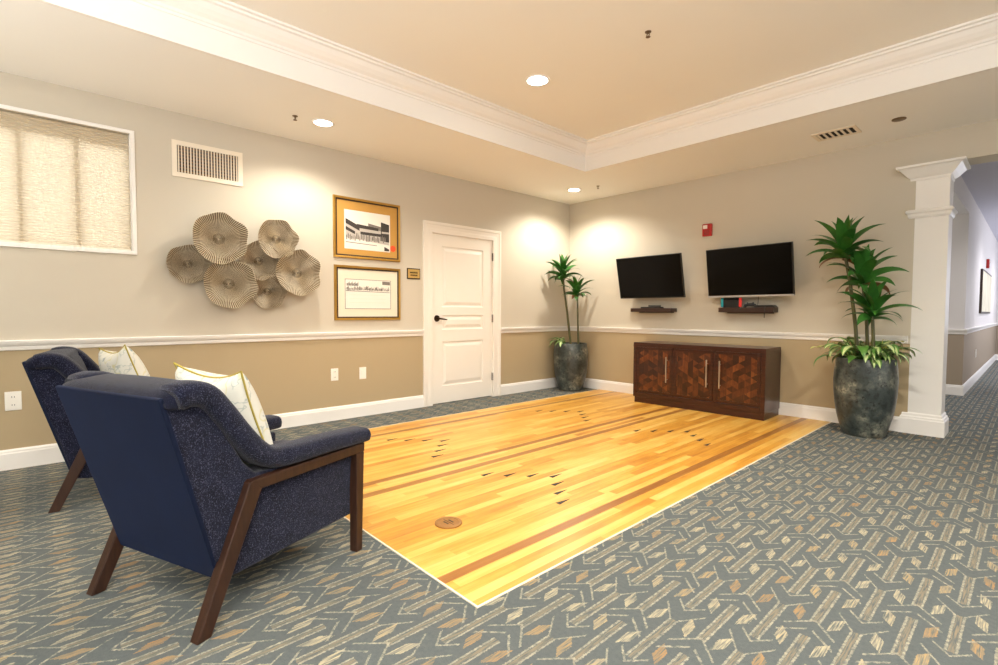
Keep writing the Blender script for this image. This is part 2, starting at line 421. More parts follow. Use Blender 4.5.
# ------------------------------------------------------------------ ceiling
TX0, TX1, TY0, TY1 = 1.25, 7.4, -10.2, -1.26; UP = 3.03
c = MB()
c.box(-.16, TX0, -12, .28, H, H+.05, 0); c.box(TX1, 11, -12, .28, H, H+.05, 0)
c.box(TX0, TX1, TY1, .28, H, H+.05, 0); c.box(TX0, TX1, -12, TY0, H, H+.05, 0)
c.box(TX0-.1, TX1+.1, TY0-.1, TY1+.1, UP, UP+.05, 1)
c.box(2.3, 6.5, .28, 18.2, H, H+.05, 2)
struct(c.done('ceiling', ['soffit', 'tray', 'hall_ceil']))
def tray_ring(name, prof):
    r = [[(TX0+i, TY0+i, z), (TX1-i, TY0+i, z), (TX1-i, TY1-i, z), (TX0+i, TY1-i, z)] for i, z in prof]
    m_ = MB(); m_.rings(r, True, False); return struct(m_.done(name, 'white'))
tray_ring('trim_1', [(-.02, 2.737), (.006, 2.737), (.006, 2.90), (-.02, 2.90)])
tray_ring('trim_2', [(-.02, 2.895), (.014, 2.895), (.016, 2.912), (.026, 2.916), (.034, 2.93), (.06, 2.945), (.085, 2.968), (.104, 2.995), (.122, 3.0), (.126, 3.012), (.145, 3.016), (.145, 3.031)])

# ------------------------------------------------------------------ rails and baseboards
RP = [(0, RB), (.012, RB+.004), (.014, RB+.03), (.022, RB+.036), (.03, RB+.05), (.034, RAIL-.006), (.030, RAIL), (0, RAIL)]
BP = [(0, 0), (.016, 0), (.016, BASE-.03), (.012, BASE-.022), (.012, BASE-.012), (.005, BASE), (0, BASE)]
def run_left(name, prof, segs, x=0):
    m_ = MB()
    for a, b in segs: m_.rings([[(x+d, a, z) for d, z in prof], [(x+d, b, z) for d, z in prof]])
    return struct(m_.done(name, 'white'))
def run_back(name, prof, segs, y=0):
    m_ = MB()
    for a, b in segs: m_.rings([[(a, y-d, z) for d, z in prof], [(b, y-d, z) for d, z in prof]])
    return struct(m_.done(name, 'white'))
run_left('trim_3', RP, [(-12, -2.654), (-1.430, 0)]); run_back('trim_4', RP, [(0, 4.045)])
run_left('baseboard_left', BP, [(-12, -2.654), (-1.430, 0)]); run_back('baseboard_back', BP, [(0, 4.02)])
run_left('trim_5', RP, [(3.25, 11.0)], 4.19); run_back('trim_6', RP, [(2.4, 4.22)], 3.25)
run_left('baseboard_hall', BP, [(3.25, 11.0)], 4.19); run_back('baseboard_recess', BP, [(2.4, 4.206)], 3.25); run_back('baseboard_end', BP, [(4.19, 4.43)], 11.0)
run_back('trim_7', RP, [(4.19, 4.44)], 11.0)

# ------------------------------------------------------------------ column
m_ = MB(); cx, cy = 4.160, .138
def sq(h, z): return [(cx-h, cy-h, z), (cx+h, cy-h, z), (cx+h, cy+h, z), (cx-h, cy+h, z)]
m_.rings([sq(h, z) for h, z in [(.163, 0), (.163, .135), (.156, .143), (.154, .158), (.145, .166), (.143, .185), (.1345, .196), (.1345, 1.985), (.142, 1.988), (.150, 2.005), (.152, 2.025),
    (.166, 2.037), (.166, 2.052), (.156, 2.062), (.1345, 2.068), (.1345, 2.325), (.140, 2.33), (.142, 2.35), (.152, 2.358), (.170, 2.375), (.190, 2.402), (.214, 2.43), (.236, 2.438), (.238, 2.457)]])
struct(m_.done('column', 'white'))['label'] = 'white square column with moulded capital at the hall opening'

# ------------------------------------------------------------------ door
door = bpy.data.objects.new('door_1', None); COL.objects.link(door); door.location = (0, (DY0+DY1)/2, 0); struct(door)
door['label'] = 'white panelled interior door with bronze lever'
yc = (DY0+DY1)/2
def rel(mb, *a): return mb
m_ = MB(); W2 = (DY1-DY0)/2
cw = .132
CP = []
def casing(d, x): return [(x, -W2-cw+.012+d, 0), (x, -W2-cw+.012+d, DZ+.106-d), (x, W2+cw-.012-d, DZ+.106-d), (x, W2+cw-.012-d, 0)]
m_.rings([casing(d, x) for d, x in [(0, -.001), (0, .020), (.006, .022), (.03, .021), (.038, .015), (.075, .011), (.09, .013), (cw-.004, .012), (cw, .008), (cw, -.05)]], closed=False, caps=False)
m_.box(-.16, -.051, -W2, -W2+.008, 0, DZ-.008); m_.box(-.16, -.051, W2-.008, W2, 0, DZ-.008); m_.box(-.16, -.051, -W2, W2, DZ-.008, DZ)
struct(m_.done('door_frame', 'door_white', door))
# slab with three recessed, raised-field panels
m_ = MB(); xf = -.012
ys = [-W2+.011, -W2+.165, W2-.165, W2-.011]
pz = [(.215, .755), (.90, 1.075), (1.175, 1.90)]
m_.box(-.05, xf-.012, ys[0], ys[3], .012, DZ-.01)
m_.box(xf-.012, xf, ys[0], ys[1], .012, DZ-.01); m_.box(xf-.012, xf, ys[2], ys[3], .012, DZ-.01)
zz = [.012] + [q for p_ in pz for q in p_] + [DZ-.01]
for i in range(0, len(zz), 2): m_.box(xf-.012, xf, ys[1], ys[2], zz[i], zz[i+1])
slab = struct(m_.done('door_slab', 'door_white', door))
for z0, z1 in pz:
    q = MB()
    def rr(d, x): return [(x, ys[1]+d, z0+d), (x, ys[2]-d, z0+d), (x, ys[2]-d, z1-d), (x, ys[1]+d, z1-d)]
    q.rings([rr(.0, xf-.001), rr(.006, xf-.010), rr(.02, xf-.0115), rr(.028, xf-.010), rr(.055, xf-.002), rr(.06, xf-.001)], True, False); q.face([q.bm.verts.new(p_) for p_ in rr(.06, xf-.001)])
    struct(q.done('door_panel', 'door_white', slab))
m_ = MB(); m_.tube([(xf, 0, 0), (xf+.012, 0, 0)], [.040, .036], 24); m_.tube([(xf+.01, 0, 0), (xf+.05, 0, 0)], .011, 12)
m_.tube([(xf+.048, -.008, 0), (xf+.052, .03, -.003), (xf+.05, .085, -.010), (xf+.044, .118, -.014)], [.011, .011, .009, .007], 10)
struct(m_.done('door_lever', 'bronze', door, smooth=True, loc=(0, -2.447-yc, 1.035)))
for z in (.265, 1.03, 1.83):
    m_ = MB(); m_.box(-.012, .004, W2-.016, W2+.006, z-.05, z+.05); m_.tube([(.006, W2-.004, z-.052), (.006, W2-.004, z+.052)], .007, 8)
    struct(m_.done('door_hinge', 'bronze', door))

# ------------------------------------------------------------------ window with blind
win = bpy.data.objects.new('window_1', None); COL.objects.link(win); win.location = (0, (WY0+WY1)/2, WZ0); struct(win)
win['label'] = 'wide high window in white trim behind a pleated blind'
wy = (WY0+WY1)/2; hw = (WY1-WY0)/2; wh = WZ1-WZ0; t = .027
m_ = MB(); m_.frame(0, .014, -hw-t, hw+t, -t, wh+t, t)
m_.box(-.16, -.001, -hw, -hw+.006, .006, wh); m_.box(-.16, -.001, hw-.006, hw, .006, wh); m_.box(-.16, -.001, -hw, hw, 0, .006)
struct(m_.done('window_trim', 'white', win, bevel=.002))
m_ = MB(); m_.box(-.13, -.05, -hw, hw, wh-.122, wh-.001); m_.box(-.13, -.05, -hw, hw, .007, .016); m_.box(-.13, -.05, hw-.022, hw-.007, .016, wh-.122)
struct(m_.done('window_frame', 'white', win))
for y in (-5.70, -6.010, -6.32, -6.63):
    m_ = MB(); m_.box(-.11, -.045, y-wy-.016, y-wy+.016, .016, wh-.122); struct(m_.done('window_mullion', 'white', win))
m_ = MB(); m_.box(-.142, -.138, -hw, hw, 0, wh); struct(m_.done('window_pane', 'glass', win))
m_ = MB(); n = 44; prof = []
for i in range(n*2+1): prof.append((-.034 + (.007 if i % 2 else 0), .010 + (wh-.014)*i/(n*2)))
m_.rings([[(x, -hw+.008, z) for x, z in prof], [(x, hw-.008, z) for x, z in prof]], closed=False, caps=False)
bl = thing('window_blind', 'cream pleated blind drawn down over the high window', 'window blind', (0, wy, WZ0))
m_.done('pleated_fabric', 'blind', bl)
m_ = MB(); m_.box(-.049, -.036, -hw+.01, hw-.01, wh-.03, wh-.004); m_.done('head_rail', 'vent', bl)
m_ = MB(); m_.box(-.04, -.016, -hw+.01, hw-.01, .006, .018); m_.done('bottom_rail', 'vent', bl)

# ------------------------------------------------------------------ wall fittings
def outlet(y, z, label, w=.078, h=.125, duplex=True, x=0, wall='left', group='white wall plates'):
    t_ = thing('wall_outlet', label, 'outlet', (x, y, z))
    m_ = MB(); m_.box(0, .006, -w/2, w/2, -h/2, h/2); m_.done('cover_plate', 'plate', t_, bevel=.002)
    for s in (-1, 1):
        if duplex:
            m_ = MB(); m_.tube([(.0055, 0, s*.028), (.008, 0, s*.028)], .017, 16); o = m_.done('receptacle', 'plate', t_)
            m_ = MB(); m_.box(.008, .0085, -.008, -.005, s*.028-.005, s*.028+.006); m_.box(.008, .0085, .005, .008, s*.028-.005, s*.028+.006); m_.done('slot', 'slot', o)
    if not duplex:
        m_ = MB(); m_.box(.006, .011, -.017, .017, -.034, .034); m_.done('insert', 'plate', t_, bevel=.002)
outlet(-6.082, .479, 'white outlet plate low on tan wall behind the armchairs', .085, .132, group=None)
outlet(-3.733, .470, 'white wall plate under the pictures, farther from the door', group=None)
outlet(-3.421, .460, 'white wall plate under the pictures, nearer the door', duplex=False, group=None)
outlet(5.27, .47, 'small white outlet low on the taupe hall wall', x=4.19, group=None)

v_ = thing('wall_vent', 'white louvred air return grille high on wall beside window', 'vent', (0, -4.838, 2.368))
w2, h2 = .268, .148
m_ = MB(); fr = .038
m_.frame(0, .012, -w2, w2, -h2, h2, fr)
m_.done('frame', 'vent', v_, bevel=.002)
m_ = MB(); m_.box(0, .001, -w2+fr, w2-fr, -h2+fr, h2-fr); m_.done('duct', 'duct', v_)
for i in range(21):
    y = -w2+fr + (i+.5)*(2*(w2-fr))/21
    m_ = MB(); m_.box(.003, .013, y-.0042, y+.0042, -h2+fr, h2-fr); m_.done('louvre', 'vent', v_)
for i in range(8):
    z = -h2+fr + (i+.5)*(2*(h2-fr))/8
    m_ = MB(); m_.box(.0015, .003, -w2+fr, w2-fr, z-.003, z+.003); m_.done('cross_bar', 'brass', v_)

# sculpture of seven ruffled discs
art = thing('wall_sculpture', 'cluster of seven ruffled champagne metal discs hung on the wall', 'wall art', (0, -4.53, 1.55))
def disc(y, z, r, x, seed, nw=80):
    """ruffled dish: dark backing with light wires fanned over it"""
    rnd = random.Random(seed); ph = rnd.random()*6; ph2 = rnd.random()*6; k = 6
    m_ = MB()
    def P(a, q, dx=0):
        rad = r*(1 + .022*sin(3*a+ph) + .028*sin(k*a+ph2))*q
        h = .10*r*(q**2.2)*(sin(k*a+ph2)) + .34*r*(q**1.7) - .05*r*sin(pi*q)
        return Vector((h+dx, rad*cos(a), rad*sin(a)))
    qs = (.04, .2, .36, .52, .66, .78, .88, .95, 1.0)
    m_.mi = 1; N = 96
    rg = [[P(2*pi*j/N, q*.985, -.004) for j in range(N)] for q in qs]; m_.rings(rg, True, False)
    m_.mi = 0; hw_ = pi/nw*.52
    for i in range(nw):
        a = 2*pi*i/nw
        for lo in range(3):                     # each wire is broken into short hammered lengths
            q0, q1 = [(.05, .40), (.40, .74), (.74, 1.0)][lo]
            if lo == 0 and i % 2: q0 = .22
            pr = []
            for t_ in range(4):
                q = q0+(q1-q0)*t_/3; wd = hw_*(1 if lo < 2 else .72)
                j_ = rnd.uniform(-.1, .1)*hw_
                pr.append([P(a-wd+j_, q, 0), P(a+j_, q, .008), P(a+wd+j_, q, 0)])
            m_.rings(pr, closed=False, caps=False)
    m_.tube([(-x, 0, 0), (-.012, 0, 0)], .010, 8)
    return m_.done('ruffled_disc', ['wire', 'wire_dark'], art, loc=(x, y+4.53, z-1.55))
for i, (y, z, r, x) in enumerate([(-4.76, 1.744, .208, .07), (-5.002, 1.508, .152, .02), (-4.688, 1.355, .204, .055), (-4.278, 1.788, .172, .06), (-4.44, 1.572, .168, .025), (-4.088, 1.484, .205, .06), (-4.365, 1.295, .150, .02)]):
    xe = x + .18*r                              # mean depth of the dish in front of the wall
    k_ = (4.855-xe)/4.855
    disc(-5.94+(y+5.94)*k_, 1.112+(z-1.112)*k_, r*k_*1.06, x, i+1)

# framed pictures
def picture(label, y0, y1, z0, z1, mat, kind):
    t_ = thing('framed_picture', label, 'picture', (0, (y0+y1)/2, (z0+z1)/2))
    w, h = (y1-y0)/2, (z1-z0)/2
    m_ = MB()
    def rr(d, x): return [(x, -w+d, -h+d), (x, w-d, -h+d), (x, w-d, h-d), (x, -w+d, h-d)]
    m_.rings([rr(0, 0), rr(0, .018), rr(.006, .024), rr(.02, .022), rr(.024, .018), rr(.024, .004)], True, False); m_.done('gold_frame', 'gold', t_)
    m_ = MB(); m_.rings([rr(.022, .004), rr(.022, .019), rr(.036, .017), rr(.036, .006)], True, False); m_.done('dark_filet', 'frame_dark', t_)
    m_ = MB(); m_.box(.002, .008, -w+.03, w-.03, -h+.03, h-.03); m_.done('mat_board', mat, t_)
    return t_, w, h
def flat(mb, poly, x, mi):
    mb.mi = mi; mb.face([mb.bm.verts.new((x, a, b)) for a, b in poly])
t_, w, h = picture('gold framed black and white street photograph in wide tan mat', -3.735, -2.963, 1.665, 2.288, 'mat_tan', 0)
m_ = MB(); m_.box(.008, .010, -.268, .262, -.215, .185); pr = m_.done('photograph', 'paper', t_)
m_ = MB(); x = .0108; rnd = random.Random(3)
def band(y0, y1, za, zb, ta, tb, mi, dx=0): flat(m_, [(y0, za), (y1, zb), (y1, zb+tb), (y0, za+ta)], x+dx, mi)
band(-.255, .25, -.10, -.14, .15, .13, 2); band(-.255, -.10, .045, -.02, .05, .05, 0, .0003); band(-.255, -.15, -.02, -.06, .035, .03, 0, .0003)
band(-.13, .12, .01, .0, .04, .03, 0, .0002); band(.0, .17, .02, .0, .05, .045, 1, .0001); band(-.09, .20, -.055, -.06, .03, .03, 0, .0003)
band(.15, .25, -.10, -.11, .20, .19, 0, .0004); band(.16, .25, -.02, -.02, .02, .02, 2, .0005)
for k in range(26):
    y = -.25+k*.0185; zz_ = -.13+rnd.random()*.03; band(y, y+.008+rnd.random()*.006, zz_, zz_, .03+rnd.random()*.04, .03+rnd.random()*.04, rnd.choice([0, 1, 1]), .0006)
band(-.255, .25, -.20, -.205, .055, .045, 3, .0002); band(-.255, .10, -.15, -.16, .008, .006, 1, .0004); band(.19, .25, -.205, -.205, .045, .02, 0, .0007)
m_.done('printed_scene', ['ink', 'ink2', 'ink3', 'paper'], pr)
m_ = MB(); m_.tube([(.008, 0, 0), (.010, 0, 0)], .034, 20); m_.done('round_sticker', 'sticker', t_, loc=(0, .298, -.172))
t_, w, h = picture('gold framed pale print of a row of buildings in cream mat', -3.730, -2.963, 1.024, 1.588, 'mat_cream', 1)
m_ = MB(); m_.box(.008, .010, -.27, .265, -.165, .145); pr = m_.done('print_sheet', 'paper', t_)
m_ = MB(); x = .0108
for a in ((-.27, .265, .140, .140), (-.27, .265, -.165, -.165)): flat(m_, [(a[0], a[2]), (a[1], a[2]), (a[1], a[2]+.005), (a[0], a[2]+.005)], x, 1)
for y in (-.27, .260): flat(m_, [(y, -.165), (y+.005, -.165), (y+.005, .145), (y, .145)], x, 1)
flat(m_, [(.16, .098), (.255, .095), (.255, .132), (.16, .134)], x, 1)
for k in range(58):
    y = -.26+k*.0088; hh = .015+rnd.random()*.03
    zb = .028+rnd.random()*.008; flat(m_, [(y, zb), (y+.0065, zb), (y+.0065, zb+hh), (y, zb+hh)], x, rnd.choice([0, 1, 1, 2]))
for k in range(12):
    y = -.25+k*.011; flat(m_, [(y, .075), (y+.008, .075), (y+.008, .10+.012*(k % 3)), (y, .10)], x, rnd.choice([0, 1]))
flat(m_, [(-.26, .02), (.25, .012), (.25, .017), (-.26, .027)], x+.0002, 1)
for zz_ in (-.02, -.06, -.10): flat(m_, [(-.22, zz_), (.20, zz_), (.20, zz_+.003), (-.22, zz_+.003)], x, 3)
m_.done('printed_scene', ['ink', 'ink2', 'ink3', 'mat_cream'], pr)

sg = thing('wall_plaque', 'small gold plaque with two dark lines of text beside door', 'sign', (0, -2.782, 1.546))
m_ = MB(); m_.box(0, .008, -.088, .088, -.062, .062); m_.done('dark_border', 'frame_dark', sg, bevel=.002)
m_ = MB(); m_.box(.008, .010, -.076, .078, -.048, .050); m_.done('gold_face', 'plaque', sg)
m_ = MB(); rnd = random.Random(9)
for zz_, y0, y1 in ((.012, -.052, .052), (-.018, -.044, .048)):
    y = y0
    while y < y1: m_.box(.010, .0106, y, y+.007, zz_-.008, zz_+.009); y += .0095
m_.done('lettering', 'bronze', sg)

# fire alarms
def alarm(loc, label, face='back', s=.9):
    t_ = thing('fire_alarm', label, 'fire alarm', loc, 0 if face == 'back' else R(90))
    w, h = .062*s, .082*s
    m_ = MB(); m_.box(-w, w, -.04*s, .003, -h, h); m_.done('housing', 'red', t_, bevel=.008*s)
    m_ = MB(); m_.box(-w*.75, w*.15, -.052*s, -.038*s, h*.18, h*.78); m_.done('strobe_lens', 'strobe', t_, bevel=.005*s)
    m_ = MB()
    for k in range(4): m_.box(-w*.6, w*.6, -.0412*s, -.04*s, -h*.75+k*h*.2, -h*.68+k*h*.2)
    m_.done('horn_slots', 'slot', t_)
alarm((2.131, 0, 2.105), 'red fire alarm strobe on the back wall above the right television')
alarm((4.19, 6.85, 2.03), 'red fire alarm on the hall wall above the hall picture', 'hall', 1.0)

# hall picture
hp = thing('framed_picture', 'tall pale picture hanging on the hall wall beyond the column', 'picture', (4.19, 6.7, 1.5))
m_ = MB(); m_.box(0, .03, -1.15, 1.15, -.38, .36); m_.done('frame', 'frame_dark', hp)
m_ = MB(); m_.box(.03, .034, -1.10, 1.10, -.35, .33); m_.done('print', 'hall_art', hp)

# ------------------------------------------------------------------ ceiling fittings
def downlight(loc, label, r=.075):
    t_ = thing('recessed_downlight', label, 'ceiling light', loc)
    m_ = MB(); m_.lathe([(r, 0), (r+.022, 0), (r+.02, -.006), (r, -.004)], 32, cap=False); m_.done('trim_ring', 'white', t_, smooth=True)
    m_ = MB(); m_.lathe([(r, -.002), (r*.7, -.003), (.001, -.003)], 32); m_.done('lens', 'lamp_on', t_)
downlight((.61, -4.09, H), 'lit recessed downlight in the low soffit above the pictures')
downlight((.614, -.663, H), 'lit recessed downlight in the low soffit at the room corner')
downlight((1.98, -2.855, UP), 'lit recessed downlight in the raised tray ceiling', .085)
def sprinkler(loc, label):
    t_ = thing('ceiling_sprinkler', label, 'sprinkler', loc)
    m_ = MB(); m_.lathe([(.022, 0), (.020, -.004), (.008, -.006), (.007, -.014)], 20); m_.done('escutcheon', 'chrome', t_, smooth=True)
    m_ = MB(); m_.tube([(0, 0, -.032), (-.011, 0, -.022), (-.005, 0, -.012), (.005, 0, -.012), (.011, 0, -.022), (0, 0, -.032)], .003, 6); m_.done('yoke', 'chrome', t_)
    m_ = MB(); m_.lathe([(.001, -.032), (.016, -.033), (.016, -.035), (.001, -.035)], 14); m_.done('deflector', 'chrome', t_)
sprinkler((.599, -4.325, H), 'small sprinkler head in the soffit beside the downlight above the pictures')
sprinkler((.959, -.605, H), 'small sprinkler head in the soffit near the corner downlight')
sprinkler((2.985, -2.83, UP), 'small sprinkler head in the raised tray ceiling')
d_ = thing('ceiling_cover_disc', 'flat round brown cover disc on the soffit beside ceiling vent', 'cover plate', (4.015, -.608, H))
m_ = MB(); m_.lathe([(.05, 0), (.05, -.006), (.044, -.009), (.001, -.009)], 28); m_.done('disc', 'chrome', d_, smooth=True)
d_ = thing('ceiling_vent', 'slatted supply vent set in the soffit above the right television', 'vent', (3.565, -.60, H))
m_ = MB(); a, b = .17, .12; fr = .03
m_.box(-a, a, -b, -b+fr, -.008, 0); m_.box(-a, a, b-fr, b, -.008, 0); m_.box(-a, -a+fr, -b+fr, b-fr, -.008, 0); m_.box(a-fr, a, -b+fr, b-fr, -.008, 0)
m_.done('frame', 'vent', d_, bevel=.002)
m_ = MB(); m_.box(-a+fr, a-fr, -b+fr, b-fr, -.0015, -.0005); m_.done('duct', 'duct_black', d_)
for k in range(6):
    x = -a+fr+.018+k*.045
    m_ = MB(); m_.box(x-.010, x+.010, -b+fr, b-fr, -.011, -.009); m_.done('slat', 'vent', d_, rot=(0, 0, 0))

# ------------------------------------------------------------------ televisions
def television(label, c, w, h, yaw, tilt, silver):
    t_ = thing('television', label, 'television', (c[0], 0, c[2]))
    Q = Matrix.Rotation(yaw, 4, 'Z') @ Matrix.Rotation(tilt, 4, 'X')   # +tilt leans the top toward the room
    def pose(o): o.matrix_local = Matrix.Translation((0, c[1], 0)) @ Q; return o
    bz = .009
    m_ = MB(); m_.box(-w/2, w/2, 0, .03, -h/2, h/2); m_.box(-w*.33, w*.33, .03, .06, -h*.4, h*.25); pose(m_.done('cabinet_back', 'black', t_, bevel=.003))
    m_ = MB(); m_.box(-w/2+bz, w/2-bz, -.002, .001, -h/2+bz*1.6, h/2-bz); pose(m_.done('screen', 'screen', t_))
    if silver:
        m_ = MB(); m_.box(-w/2, w/2, -.004, .022, -h/2-.006, -h/2+.012); pose(m_.done('lower_bezel', 'silver', t_))
    m_ = MB(); m_.box(-.12, .12, -.012, 0, -.16, .16); m_.tube([(0, -.01, 0), (.05, -.09, 0), (0, c[1]+.05, 0)], .02, 8)
    m_.done('wall_mount', 'black', t_)
television('wall mounted black television tilted down, left one above the narrow shelf', (1.463, -.2, 1.564), .931, .542, -.036, .219, False)
television('larger wall mounted television with silver lower edge, nearer the column', (2.67, -.2, 1.57), .941, .549, -.097, .145, True)

# floating shelves and what they hold
def shelf(x0, x1, z0, z1, d, label):
    t_ = thing('floating_shelf', label, 'shelf', ((x0+x1)/2, 0, z0))
    m_ = MB(); m_.box(-(x1-x0)/2, (x1-x0)/2, -d, 0, 0, z1-z0); m_.done('board', 'shelf_wood', t_, bevel=.003)
    m_ = MB(); m_.box(-(x1-x0)/2+.04, (x1-x0)/2-.04, -.012, 0, -.012, 0); m_.done('wall_cleat', 'shelf_wood', t_)
SD = .16
shelf(1.18, 1.755, 1.123, 1.170, SD, 'dark wooden floating shelf under the left television')
shelf(2.345, 2.930, 1.120, 1.174, SD, 'dark wooden floating shelf under the right television')
b_ = thing('streaming_box', 'low black box lying on the shelf under the left television', 'media box', (1.45, -.08, 1.170))
m_ = MB(); m_.prism([(-.14, 0), (.14, 0), (.135, .018), (-.135, .018)], -.05, .05, 'y'); m_.done('case', 'black', b_, bevel=.004)
m_ = MB(); m_.tube([(.13, -.03, .022), (-.04, -.035, .024)], .009, 8); tag(m_.done('remote_control', 'black', None, loc=(1.46, -.08, 1.176), smooth=True), 'slim black remote lying on the streaming box', 'remote')
gc = thing('game_console', 'handheld game console docked upright with teal and red controllers', 'game console', (2.462, -.085, 1.174), 0)
m_ = MB(); m_.box(-.085, .085, -.02, .03, 0, .085); m_.done('dock', 'black', gc, bevel=.004)
m_ = MB(); m_.box(-.118, -.086, -.018, .002, .005, .112); m_.done('left_controller', 'teal', gc, bevel=.008)
m_ = MB(); m_.box(.086, .118, -.018, .002, .005, .112); m_.done('right_controller', 'redplastic', gc, bevel=.008)
m_ = MB(); m_.box(-.086, .086, -.016, .0, .085, .112); m_.done('tablet', 'screen', gc)
b_ = thing('game_controller', 'black game controller lying on shelf beside the docked console', 'controller', (2.665, -.08, 1.174), .3)
m_ = MB(); m_.prism([(-.07, .0), (-.045, .0), (-.03, .018), (.03, .018), (.045, 0), (.07, 0), (.06, .04), (.02, .048), (-.02, .048), (-.06, .04)], -.03, .03, 'y'); m_.done('body', 'black', b_, bevel=.008, seg=3)
m_ = MB(); m_.tube([(.03, -.01, .045), (.03, -.01, .058)], .009, 10); m_.done('thumb_stick', 'black', b_)
m_ = MB(); m_.tube([(-.03, .01, .045), (-.03, .01, .058)], .009, 10); m_.done('thumb_stick', 'black', b_)
b_ = thing('media_player', 'wide flat black player at right end of right shelf', 'media box', (2.83, -.085, 1.174))
m_ = MB(); m_.prism([(-.11, 0), (.11, 0), (.085, .026), (-.085, .026)], -.06, .06, 'y'); m_.done('case', 'black', b_, bevel=.005)
m_ = MB(); m_.tube([(2.845, -.148, 1.178), (2.845, -.160, 1.178), (2.846, -.1645, 1.172), (2.846, -.1645, 1.14), (2.845, -.166, 1.06)], .004, 6)
tag(m_.done('power_cable', 'black', None), 'short black cable hanging over the right shelf front', 'cable')
m_ = MB(); m_.tube([(2.725, -.05, 1.182), (2.725, -.02, 1.22), (2.73, -.01, 1.34), (2.73, -.05, 1.42)], .003, 6)
tag(m_.done('video_cable', 'black', None), 'thin black cable rising behind right television from shelf', 'cable')

# ------------------------------------------------------------------ sideboard
CX0, CX1, CY, CD, CH = 1.452, 2.980, -.500, .46, .742
sb = thing('sideboard', 'dark wooden three door sideboard with block patterned fronts under the televisions', 'cabinet', ((CX0+CX1)/2, CY+CD/2, .004), .012)
w = (CX1-CX0)/2; d = CD/2
m_ = MB(); fw = .045
m_.box(-w, w, -d, d, CH-.05, CH); m_.box(-w, -w+fw, -d, d, .07, CH-.05); m_.box(w-fw, w, -d, d, .07, CH-.05); m_.box(-w+fw, w-fw, -d, d, .07, .125); m_.box(-w+fw, w-fw, d-.02, d, .125, CH-.05)
dw = (2*w-2*fw)/3
for k in (1, 2): m_.box(-w+fw+k*dw-.012, -w+fw+k*dw+.012, -d+.004, d-.02, .125, CH-.05)
m_.done('case', 'cab_wood', sb, bevel=.003)
m_ = MB(); m_.box(-w+.02, w-.005, -d+.005, d-.01, 0, .07); m_.done('plinth', 'cab_wood', sb)
for k in range(3):
    x0, x1 = -w+fw+k*dw+(.004 if k == 0 else .014), -w+fw+(k+1)*dw-(.004 if k == 2 else .014)
    z0, z1 = .129, CH-.054
    m_ = MB(); s_ = .03
    m_.box(x0, x1, -d+.002, -d+.02, z0, z0+s_); m_.box(x0, x1, -d+.002, -d+.02, z1-s_, z1); m_.box(x0, x0+s_, -d+.002, -d+.02, z0+s_, z1-s_); m_.box(x1-s_, x1, -d+.002, -d+.02, z0+s_, z1-s_)
    dr = m_.done('door', 'cab_wood', sb, bevel=.002)
    m_ = MB(); m_.box(x0+s_, x1-s_, -d+.006, -d+.016, z0+s_, z1-s_); m_.done('veneer_panel', 'veneer', dr)
    hx = x1-.06 if k < 2 else x0+.06
    if k == 2: hx = x0+.055
    m_ = MB(); m_.box(hx-.006, hx+.006, -d-.034, -d-.022, z0+.155, z1-.10)
    for zq in (z0+.19, z1-.14): m_.tube([(hx, -d-.026, zq), (hx, -d+.004, zq)], .005, 8)
    m_.done('bar_handle', 'nickel', dr, bevel=.002)

# ------------------------------------------------------------------ planters
POT = [(.001, 0), (.155, 0), (.168, .012), (.19, .08), (.214, .17), (.232, .27), (.243, .38), (.247, .48), (.243, .56), (.236, .625), (.230, .668), (.226, .676), (.216, .676), (.211, .668), (.212, .60), (.001, .60)]
def leaf_strip(mb, base, az, el, length, width, droop, n=8, cols=(0,), fold=.25, roll=0):
    """arching strap leaf; cols = material indices across each half"""
    p = Vector(base); e = el; out = Vector((cos(az), sin(az), 0)); side = Vector((-sin(az), cos(az), 0))
    rows = []
    m = len(cols)
    for i in range(n+1):
        t = i/n
        wd = width*.5*(sin(pi*min(1, .18+t*.85))**.8 if t < 1 else 0.02)*(1-.15*t)
        d = out*cos(e) + Vector((0,0,1))*sin(e); nrm = -out*sin(e) + Vector((0,0,1))*cos(e)
        sd = side*cos(roll)+nrm*sin(roll); nr = nrm*cos(roll)-side*sin(roll)
        row = []
        for k in range(-m, m+1):
            f = k/m
            row.append(p + sd*wd*f + nr*(abs(f)*wd*fold))
        rows.append(row)
        p = p + d*(length/n); e -= droop/n*(.5+t)
    rv = [[mb.bm.verts.new(q) for q in r] for r in rows]
    for a, b in zip(rv, rv[1:]):
        for k in range(2*m):
            mb.mi = cols[abs(k-m) if k >= m else m-1-k]
            mb.face([a[k], a[k+1], b[k+1], b[k]])
def rosette(mb, c, n, L, W, rnd, spread=1.0, up=.0):
    for i in range(n):
        t = (i+.5)/n; az = i*2.39996+rnd.random()*.5
        el = R(86)-t*R(78)*spread+up + rnd.uniform(-.1, .1)
        l = L*(.7+.42*sin(pi*min(1, t*.9+.12)))*rnd.uniform(.85, 1.12)
        mat = 1 if (t > .88 and rnd.random() < .45) else 0
        leaf_strip(mb, (c[0], c[1], c[2]-.10*t), az, el, l, W*rnd.uniform(.85, 1.15), R(45)+t*R(60)*rnd.uniform(.7, 1.2), 9, (mat,), .16, rnd.uniform(-.75, .75))
LIM = [None]
def clampv(mb):
    for v_ in mb.bm.verts:
        for ax, sg_, lim in LIM[0] or ():
            if sg_*v_.co[ax] > sg_*lim: v_.co[ax] = lim + sg_*.15*0
